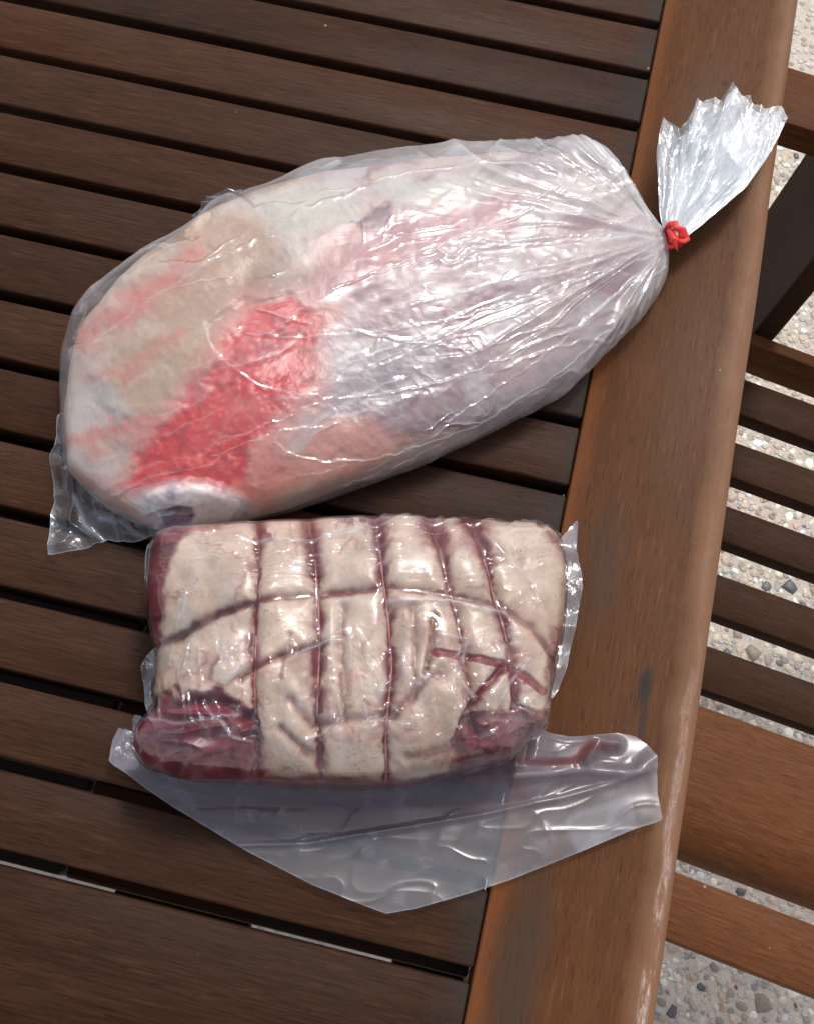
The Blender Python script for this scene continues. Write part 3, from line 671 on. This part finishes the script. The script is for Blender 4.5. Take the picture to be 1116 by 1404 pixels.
def strip(name, P, w, parent, mat, curl=.0):
    P = np.array(P, float); n = 24; t = np.linspace(0, len(P) - 1, n); Q = np.stack([np.interp(t, range(len(P)), P[:, i]) for i in range(3)], -1)
    Q = blur(Q, 0, 0); T_ = np.gradient(Q, axis=0); sd_ = np.cross(T_, [0, .25, 1]); sd_ /= np.linalg.norm(sd_, axis=1, keepdims=True)
    ww = w * (1 - .25 * np.linspace(0, 1, n))[:, None]
    up = np.array([0, 0, .0005])
    rows = [Q - sd_ * ww, Q - sd_ * ww + up, Q + up * (1 + 2.5), Q + sd_ * ww + up, Q + sd_ * ww, Q + up * 1.5]
    o = mesh_grid(name, np.stack(rows, 1), True, mat, cap=True); setp(o, parent)
def Q3(x, y, z): return U(x, y, TZ + z)
strip('tape_end', [Q3(920, 322, .036), Q3(929, 330, .037), Q3(937, 331, .035), Q3(943, 327, .034)], .0024, tie, tm)
strip('tape_end', [Q3(919, 316, .036), Q3(924, 328, .038), Q3(927, 338, .035), Q3(928, 343, .032)], .0030, tie, tm)

# ------------------------------------------------------------------ rolled and tied roast in its vacuum pouch
RO = [(204, 775), (208, 745), (222, 728), (250, 720), (330, 715), (450, 709), (560, 707), (650, 711), (735, 717), (758, 722), (768, 745), (776, 790), (771, 850), (762, 905), (752, 950), (750, 985), (744, 1004), (722, 1016), (694, 1044), (620, 1064),
      (540, 1084), (440, 1084), (350, 1080), (260, 1074), (208, 1058), (182, 1030), (178, 1008), (200, 984), (212, 945), (216, 905), (206, 850), (202, 805)]
V, S, th = dome(RO, (480, 880), .036, .094, 1100, 300, n=3.1, k=3)
N = normals(V); px, py = PX(V)
wx = (fbm(px / 30, py / 30, 201) - .5) * 18; wy = (fbm(px / 30, py / 30, 202) - .5) * 18
X, Y = px + wx, py + wy
STR = [[(352, 712), (354, 760), (352, 820), (346, 880), (347, 940), (350, 1000), (356, 1080)],
       [(424, 709), (431, 760), (434, 800), (438, 870), (436, 930), (434, 985), (438, 1030), (442, 1085)],
       [(516, 707), (520, 740), (524, 785), (533, 850), (538, 910), (534, 960), (530, 1010), (529, 1090)],
       [(588, 708), (604, 750), (612, 790), (626, 840), (633, 880), (640, 930), (648, 975), (655, 1040)],
       [(645, 711), (664, 755), (676, 800), (688, 845), (698, 890), (706, 930), (712, 975)]]
CROSS = [(206, 890), (250, 868), (300, 840), (350, 826), (435, 812), (533, 806), (600, 812), (690, 832), (730, 862), (765, 910)]
FOLD = [([(330, 930), (350, 914), (395, 896), (445, 882)], 4, 1.), ([(594, 846), (592, 880), (583, 922)], 4, 1.2), ([(205, 962), (260, 958), (310, 965), (340, 990)], 6, 1.),
        ([(470, 830), (466, 880), (474, 940), (470, 985)], 7, .6), ([(566, 830), (570, 900), (566, 960)], 5, .5), ([(540, 985), (580, 940), (600, 925)], 7, .7), ([(400, 960), (430, 1000), (480, 990), (540, 985)], 7, .6),
        ([(690, 915), (665, 945), (636, 990)], 5, .9), ([(385, 1000), (420, 1035), (445, 1060)], 6, .7), ([(560, 1040), (620, 1030), (650, 990)], 7, .6), ([(715, 770), (745, 830), (765, 900)], 7, .3)]
jx = (fbm(px / 12, py / 12, 205) - .5) * 10
C = np.ones(V.shape) * lin(214, 190, 168)
C = addc(C, sstep(.4, .7, fbm(px / 60, py / 60, 206)), lin(196, 170, 148), .8)
C = addc(C, sstep(.5, .75, fbm(px / 25, py / 45, 207)), lin(212, 194, 180), .8)
C = addc(C, sstep(.52, .78, fbm(px / 40, py / 22, 208)) * sstep(820, 960, py), lin(186, 132, 126), .6)
bl = np.zeros(px.shape)
for i, p_ in enumerate(STR):
    wv_ = 3.5 + 9 * sstep(.42, .7, fbm(px / 26, py / 30, 210 + i)) + 9 * sstep(810, 735, py) * (i > 0)
    d, _ = dpoly(px + jx, py, p_); bl = np.maximum(bl, np.exp(-(d / wv_) ** 2) * (1.0, 1, 1, 1, 1)[i])
d, _ = dpoly(px, py + jx, CROSS); bl = np.maximum(bl, .75 * np.exp(-(d / (3.5 + 4 * fbm(px / 40, py / 40, 217))) ** 2))
for p_, w, a in FOLD: bl = np.maximum(bl, min(a, 1) * .7 * line(px + jx, py + jx * .5, p_, w))
blood = lin(112, 18, 28)
C = addc(C, bl * sstep(.28, .5, fbm(px / 18, py / 18, 218)), lin(128, 40, 46), .85)
fb = ridge((px + wx * 2) / 60, (py + wy * 3) / 60, 263, 16) * sstep(.45, .6, fbm(px / 60, py / 60, 264))
C = addc(C, fb, lin(156, 84, 78), .6)
C = addc(C, np.clip(bl * 1.15, 0, 1) ** 2, blood, .92)
C = addc(C, line(px, py + jx * .6, CROSS[:4], 6.5) * sstep(.25, .5, fbm(px / 22, py / 22, 272)), lin(74, 26, 24), .85)  # blood and crease shade painted together along the seam
C = addc(C, line(px + jx * .5, py + jx * .5, [(345, 915), (390, 897), (440, 884)], 4) * .9, lin(150, 60, 56), .8)
for l_ in ([(470, 840), (474, 880), (468, 930), (474, 980)], [(566, 835), (572, 870), (565, 930)], [(500, 960), (540, 990), (585, 940)], [(395, 955), (430, 1000), (480, 992)], [(560, 1040), (620, 1032), (650, 990)], [(385, 1005), (420, 1040)], [(300, 900), (290, 930)], [(400, 870), (385, 930)]):
    C = addc(C, line(px + jx, py + jx * .5, l_, 3.2) * sstep(.35, .55, fbm(px / 15, py / 15, 273)), lin(136, 88, 76), .75)  # darkness of the folds painted into the fat colour
rednz = lambda s: (fbm(px / 20, py / 20, s) - .5) * 26
dk1 = region(px + rednz(220), py + rednz(221), [(196, 975), (220, 950), (300, 946), (340, 966), (360, 1000), (352, 1090), (150, 1090), (150, 1000)], 5)
dk2 = region(px + rednz(222), py + rednz(223), [(628, 1000), (660, 974), (748, 966), (765, 990), (745, 1045), (660, 1085), (618, 1075)], 5)
dk3 = region(px + rednz(224) * .6, py, [(190, 730), (214, 715), (262, 716), (240, 745), (228, 800), (224, 880), (196, 880)], 5)
dk4 = region(px, py + rednz(225) * .5, [(340, 1070), (440, 1066), (530, 1072), (640, 1056), (660, 1046), (650, 1100), (340, 1100)], 4)
dk5 = region(px + rednz(226) * .5, py, [(752, 860), (790, 850), (770, 960), (745, 940)], 5)
for dk, a in ((dk1, 1.), (dk2, .92), (dk3, .95), (dk4, .85), (dk5, .7)):
    C = addc(C, dk, lin(124, 42, 58), a); C = addc(C, dk * sstep(.45, .7, fbm(px / 40, py / 16, 228)), lin(74, 14, 26), .7)
    C = addc(C, dk * sstep(.56, .72, fbm(px / 26, py / 12, 229)), lin(140, 84, 88), .55)
C = addc(C, region(px, py, [(330, 985), (350, 960), (350, 1060), (430, 1070), (330, 1075)], 6) * sstep(.4, .6, fbm(px / 14, py / 14, 230)), lin(128, 44, 44), .8)
C = addc(C, sstep(1062, 1078, py + rednz(265) * .8) * sstep(380, 400, px) * sstep(660, 640, px), lin(104, 36, 44), .6)
for pl in ([(470, 707), (520, 716), (520, 745)], [(590, 707), (610, 740)], [(640, 709), (668, 760)], [(350, 712), (372, 730)], [(735, 716), (760, 740)], [(240, 720), (300, 714)], [(600, 899), (660, 905), (745, 950)], [(690, 912), (660, 945), (632, 990)]):
    C = addc(C, line(px + jx, py, pl, 8) * sstep(.35, .55, fbm(px / 10, py / 10, 231)), blood, .85)
C = addc(C, sstep(.80, .86, vn(px / 4.2 + wx, py / 3.4 + wy, 232)) * sstep(.45, .6, fbm(px / 50, py / 50, 233)), lin(140, 104, 92), .5)
C = addc(C, sstep(.4, .25, fbm(px / 34, py / 50, 234)) , lin(184, 142, 126), .4)
BAR = [[(598, 895), (640, 901), (690, 912), (722, 928), (744, 948)], [(690, 912), (664, 942), (632, 992)], [(703, 920), (712, 945), (708, 978)]]
bar = np.zeros(px.shape)
for p_ in BAR:
    d, _ = dpoly(px + jx * .3, py + jx * .3, p_); w_ = 3.2 + 3.5 * fbm(px / 18, py / 18, 270); bar = np.maximum(bar, sstep(1.35, .75, d / w_))
C = addc(C, bar, lin(120, 18, 30), .88); C = addc(C, bar * sstep(.5, .7, fbm(px / 8, py / 5, 271)), lin(176, 70, 76), .6)
# relief: cord grooves, swelling between cords, folds
disp = (fbm(px / 90, py / 90, 240, 2) - .5) * .008 + (fbm(px / 34, py / 44, 241, 2) - .5) * .0034 + (fbm(px / 8, py / 8, 242, 2) - .5) * .0004
gr = np.zeros(px.shape)
for i, p_ in enumerate(STR):
    d, _ = dpoly(px, py, p_); gr = np.maximum(gr, np.exp(-(d / 13) ** 2) * .55 + np.exp(-(d / 5) ** 2) * .45)
d, _ = dpoly(px, py, CROSS); gr = np.maximum(gr, .75 * (np.exp(-(d / 12) ** 2) * .5 + np.exp(-(d / 4.5) ** 2) * .5))
disp -= gr * .0048
for p_, w, a in FOLD: disp -= line(px, py, p_, w * 1.2) * .0042 * a
disp -= dk1 * .003 + dk2 * .003; disp -= bar * .0016
disp += dk1 * (ridge(px / 50, py / 22, 243, 2) - .5) * .006 + dk2 * (ridge(px / 30, py / 26, 244, 2) - .5) * .006
disp *= sstep(1.0, .82, S) * .85 + .15
V2 = V + N * disp[..., None]; V2[..., 2] = np.maximum(V2[..., 2], TZ + .0012)
roast = empty('rolled_roast', U(480, 880, TZ)); tag(roast, 'rolled boned roast with a cream fat cap, tied in cords, inside the vacuum pouch', 'meat')
o = mesh_grid('meat', V2, True, meat_mat('roast_meat', rough=.34, fine=380.), cap=True, colr=np.concatenate([np.clip(C * .80, 0, 1), np.ones(C.shape[:2] + (1,))], -1)); setp(o, roast)
# cords lying in their grooves
cm = newmat('cord'); b = NB(cm); tc = b.n('ShaderNodeTexCoord')
c = b.ramp(b.noise(tc.outputs['Object'], 120, 4), [(.35, (.20, .03, .04)), (.6, (.42, .17, .15))])
p = b.n('ShaderNodeBsdfPrincipled', i_Base_Color=c, i_Roughness=.45); b.n('ShaderNodeOutputMaterial', i_Surface=p.outputs[0])
cm2 = newmat('bloody_cord'); b = NB(cm2)
p = b.n('ShaderNodeBsdfPrincipled', i_Base_Color=(.24, .03, .045), i_Roughness=.3); b.n('ShaderNodeOutputMaterial', i_Surface=p.outputs[0])
flatp = np.stack([px.ravel(), py.ravel()], -1); topm = (N[..., 2].ravel() > .15)
fp = flatp[topm]; fv = V2.reshape(-1, 3)[topm]; fn = N.reshape(-1, 3)[topm]
def cord(pl, r, mat, lift=.0006):
    Q = resamp(pl, 60); pts = []
    for q in Q:
        i = np.argmin(((fp - q) ** 2).sum(1)); pts.append(fv[i] + fn[i] * lift)
    pts = np.array(pts)
    for _ in range(3): pts[1:-1] = (pts[:-2] + 2 * pts[1:-1] + pts[2:]) / 4
    T_ = np.gradient(pts, axis=0); T_ /= np.linalg.norm(T_, axis=1, keepdims=True)
    a_ = np.cross(T_, [0, 0, 1.]); a_ /= np.linalg.norm(a_, axis=1, keepdims=True) + 1e-9; b_ = np.cross(T_, a_)
    A = np.linspace(0, 2 * math.pi, 8, endpoint=False)
    tw = 1 + .16 * np.sin(np.arange(60)[:, None] * 1.9 + A * 2)
    W_ = pts[:, None] + r * tw[..., None] * (np.cos(A)[None, :, None] * a_[:, None] + np.sin(A)[None, :, None] * b_[:, None])
    o = mesh_grid('cord', W_, True, mat, cap=True); setp(o, roast)
for i, p_ in enumerate(([(350, 870), (348, 940), (350, 1000)], [(431, 760), (434, 800), (438, 870), (436, 930), (434, 985)], [(521, 750), (524, 785), (533, 850), (538, 910), (534, 960), (530, 1010), (529, 1080)],
        [(606, 765), (612, 790), (626, 840), (633, 880)], [(664, 765), (676, 800), (688, 845), (696, 880)])): cord(p_, .0006, cm)

# vacuum pouch film
pouch = empty('vacuum_pouch', U(500, 900, TZ)); tag(pouch, 'clear vacuum pouch shrunk round the tied roast with a wide empty flap', 'vacuum pouch')
ROF = [(x + (x - 480) * .006, y + (y - 880) * .006) for x, y in RO]
V, S, th = dome(ROF, (480, 880), .036, .0952, 1000, 270, n=3.1, k=3, under=.14)
N = normals(V); px, py = PX(V)
disp = (fbm(px / 90, py / 90, 240, 2) - .5) * .008 + (fbm(px / 34, py / 44, 241, 2) - .5) * .0030
gr = np.zeros(px.shape)
for i, p_ in enumerate(STR):
    d, _ = dpoly(px, py, p_); gr = np.maximum(gr, np.exp(-(d / 14) ** 2))
d, _ = dpoly(px, py, CROSS); gr = np.maximum(gr, .7 * np.exp(-(d / 12) ** 2))
disp -= gr * .0028
w1 = (fbm(px / 40, py / 40, 250) - .5) * 30
hz1 = ridge((px + w1) / 60, (py + w1 * .5 + px * .08) / 7.5, 251, 4) * sstep(815, 770, py) * sstep(.34, .5, fbm(px / 80, py / 40, 252))
vt1 = ridge((px + w1) / 14, (py + w1) / 60, 253, 6) * sstep(830, 900, py) * sstep(.4, .55, fbm(px / 60, py / 50, 254))
rd1 = ridge((px + w1 + py * .5) / 26, (py - w1) / 20, 255, 6) * sstep(.5, .62, fbm(px / 55, py / 55, 256)) * sstep(840, 920, py)
rt1 = ridge((px * .5 + py + w1) / 16, (px - py) / 44, 257, 5) * sstep(560, 620, px) * sstep(790, 830, py)
crs = np.zeros(px.shape)
for pl, w, a in [([(560, 705 + 5), (480, 728), (420, 735), (300, 735)], 3, .6), ([(533, 826), (560, 822), (620, 826), (690, 840)], 4, 1.), ([(400, 900), (445, 885), (470, 878)], 2.5, 1.), ([(466, 960), (470, 985), (440, 1010), (420, 1015)], 3, 1.),
                 ([(560, 860), (552, 900), (560, 940)], 3, .9), ([(600, 870), (640, 880), (628, 930), (650, 960)], 3, .9), ([(690, 960), (700, 935), (720, 905)], 3, .8), ([(310, 930), (340, 905)], 4, 1.), ([(300, 985), (320, 1010), (345, 1020)], 2.5, .9),
                 ([(500, 960), (505, 990), (560, 990)], 3, .6), ([(200, 985), (240, 990), (330, 980)], 2.5, .7), ([(640, 1060), (700, 1040), (740, 1010)], 2.5, .7), ([(660, 730), (700, 770), (730, 800), (735, 830)], 3, .6), ([(240, 860), (252, 840), (258, 815)], 3, .7)]:
    crs = np.maximum(crs, line(px + w1 * .3, py + w1 * .3, pl, w) * a)
disp += .0017 * hz1 + .0020 * vt1 + .0020 * rd1 + .0018 * rt1 + .0016 * crs
disp *= sstep(1.0, .82, S) * .85 + .15
V2 = V + N * (disp + .0008)[..., None]; V2[..., 2] = np.maximum(V2[..., 2], TZ + .0007)
haze = .0 + .34 * crs + .14 * np.clip(hz1 + vt1 + rd1, 0, 1)
HC = np.ones(V.shape) * np.array([.72, .70, .76])
pfm = film_mat('pouch_film', rough=.06, spec=.055, bump=.45, bscale=(70, 90, 70), bs2=140, dist=.0010)
o = mesh_grid('pouch_body', V2, True, pfm, cap=True, colr=np.concatenate([HC, np.clip(haze, 0, .9)[..., None]], -1), wr=.05 + .25 * sstep(.5, .65, fbm(px / 50, py / 50, 261))); setp(o, pouch)

FLAP = [(158, 1050), (163, 1020), (173, 1000), (182, 1004), (230, 1030), (330, 1056), (440, 1066), (540, 1066), (620, 1046), (690, 1026), (735, 1002), (748, 1008), (780, 1014), (815, 1010), (842, 1006), (868, 1011), (886, 1024), (896, 1042), (898, 1070),
        (898, 1090), (904, 1126), (893, 1130), (868, 1137), (800, 1166), (760, 1182), (700, 1206), (640, 1226), (570, 1246), (530, 1253), (500, 1242), (430, 1214), (340, 1168), (290, 1138), (240, 1108), (205, 1084), (180, 1064)]
SEAM = [(330, 1160), (420, 1158), (480, 1148), (560, 1135), (660, 1118), (770, 1095), (830, 1078), (900, 1052)]
FOL2 = [(700, 1070), (760, 1062), (800, 1058), (850, 1062), (868, 1060), (900, 1036)]
def zf(px, py, S):
    d, _ = dpoly(px, py, SEAM)
    near = sstep(1110, 1060, py - (px - 500) * -.0) * sstep(760, 700, px)
    return .003 + .010 * near + .005 * fbm(px / 120, py / 80, 80, 2) + .0022 * line(px, py, SEAM, 4) + .005 * line(px, py, FOL2, 9) + .0006 * ridge(px / 60 + py / 90, py / 34, 81, 9) + .0005 * ridge((px + py * .4) / 90, (py - px * .2) / 60, 87, 14) + 0 \
        + .005 * region(px, py, [(730, 1006), (815, 1012), (830, 1030), (780, 1052), (720, 1050)], 10) + .007 * line(px, py, [(800, 1045), (815, 1020), (840, 1022)], 8) + .0000 * sstep(.45, .7, fbm(px / 50, py / 40, 83, 2)) * sstep(1180, 1120, py) * sstep(330, 400, px) * sstep(720, 600, px)
FCR = [[(260, 1110), (360, 1130), (470, 1128)], [(560, 1200), (640, 1170), (720, 1165)], [(480, 1225), (530, 1180), (600, 1160)], [(700, 1190), (790, 1120), (860, 1100)], [(400, 1100), (420, 1150), (410, 1180)]]
def above(px, py):
    xs = [p_[0] for p_ in SEAM]; ys = [p_[1] for p_ in SEAM]; return sstep(5, -2, py - np.interp(px, xs, ys))
def hz(px, py, S):
    e = sstep(.975, .995, S) * .18
    up = above(px, py)
    h = .30 + .08 * up + .14 * (fbm(px / 60, py / 40, 84) - .5) + e + .12 * line(px, py, SEAM, 2.2) + .25 * line(px, py, FOL2, 3.) + .12 * sstep(.5, .75, fbm(px / 22, py / 22, 85))
    h += .20 * region(px, py, [(772, 1128), (780, 1118), (862, 1090), (868, 1128), (868, 1140), (790, 1175)], 3)
    h += .2 * region(px, py, BL, 6) + .05 * sum(line(px, py, l_, 2) for l_ in FCR)
    return h
BL = [(668, 1040), (730, 1046), (775, 1040), (800, 1020), (840, 1026), (806, 1036), (785, 1056), (700, 1052), (650, 1056)]
def cf(px, py, C):
    C = C * .0 + np.array([.44, .455, .50]); C = addc(C, above(px, py), (.36, .34, .40)); C = addc(C, region(px, py, [(150, 1090), (400, 1080), (560, 1090), (700, 1080), (700, 1110), (480, 1130), (380, 1130)], 14) * above(px, py), (.42, .34, .40), .7)
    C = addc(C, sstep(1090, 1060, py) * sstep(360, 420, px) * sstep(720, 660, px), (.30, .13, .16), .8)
    return addc(C, region(px + (fbm(px / 9, py / 9, 86) - .5) * 8, py, BL, 5), (.26, .05, .06), .8)
flm2 = film_mat('flap_film', rough=.22, spec=.03, bump=.15, bscale=(50, 70, 60), bs2=150, dist=.001)
sheet('flap', FLAP, (520, 1125), .002, flm2, pouch, zf, hz, cf, nth=900, ns=200, wr=.0)
vf = film_mat('fringe_film', rough=.12, spec=.10, bump=.3, bscale=(50, 50, 60), bs2=150, dist=.001)
def fringe(pts, c, z, h, zz=.0):
    sheet('edge_seal', pts, c, z, vf, pouch, lambda px, py, S: zz * fbm(px / 20, py / 20, 90) + .002 * np.sin(py / 9.) * S, lambda px, py, S: h + .15 * sstep(.96, .99, S) + .08 * (fbm(px / 14, py / 14, 91) - .5), nth=260, ns=40)
fringe([(752, 728), (766, 742), (782, 722), (794, 709), (793, 722), (786, 735), (780, 748), (790, 760), (796, 782), (797, 808), (793, 835), (788, 858), (782, 890), (776, 915), (766, 944), (756, 962), (748, 950), (758, 900), (768, 850), (768, 790), (760, 750)], (775, 815), .016, .28, .004)
fringe([(214, 740), (204, 750), (199, 768), (200, 795), (206, 822), (210, 850), (214, 874), (222, 880), (222, 830), (216, 790), (222, 745)], (210, 800), .014, .2, .004)
fringe([(214, 886), (202, 898), (196, 915), (197, 940), (200, 965), (206, 985), (214, 970), (216, 930), (222, 895)], (206, 935), .014, .22, .004)
fringe([(158, 1052), (160, 1028), (172, 999), (186, 1006), (183, 990), (188, 982), (196, 984), (204, 992), (206, 1010), (200, 1040), (186, 1056)], (184, 1026), .010, .2, .006)
fringe([(726, 980), (752, 958), (752, 975), (748, 992), (738, 1004), (726, 1004)], (740, 982), .034, .3, .006)
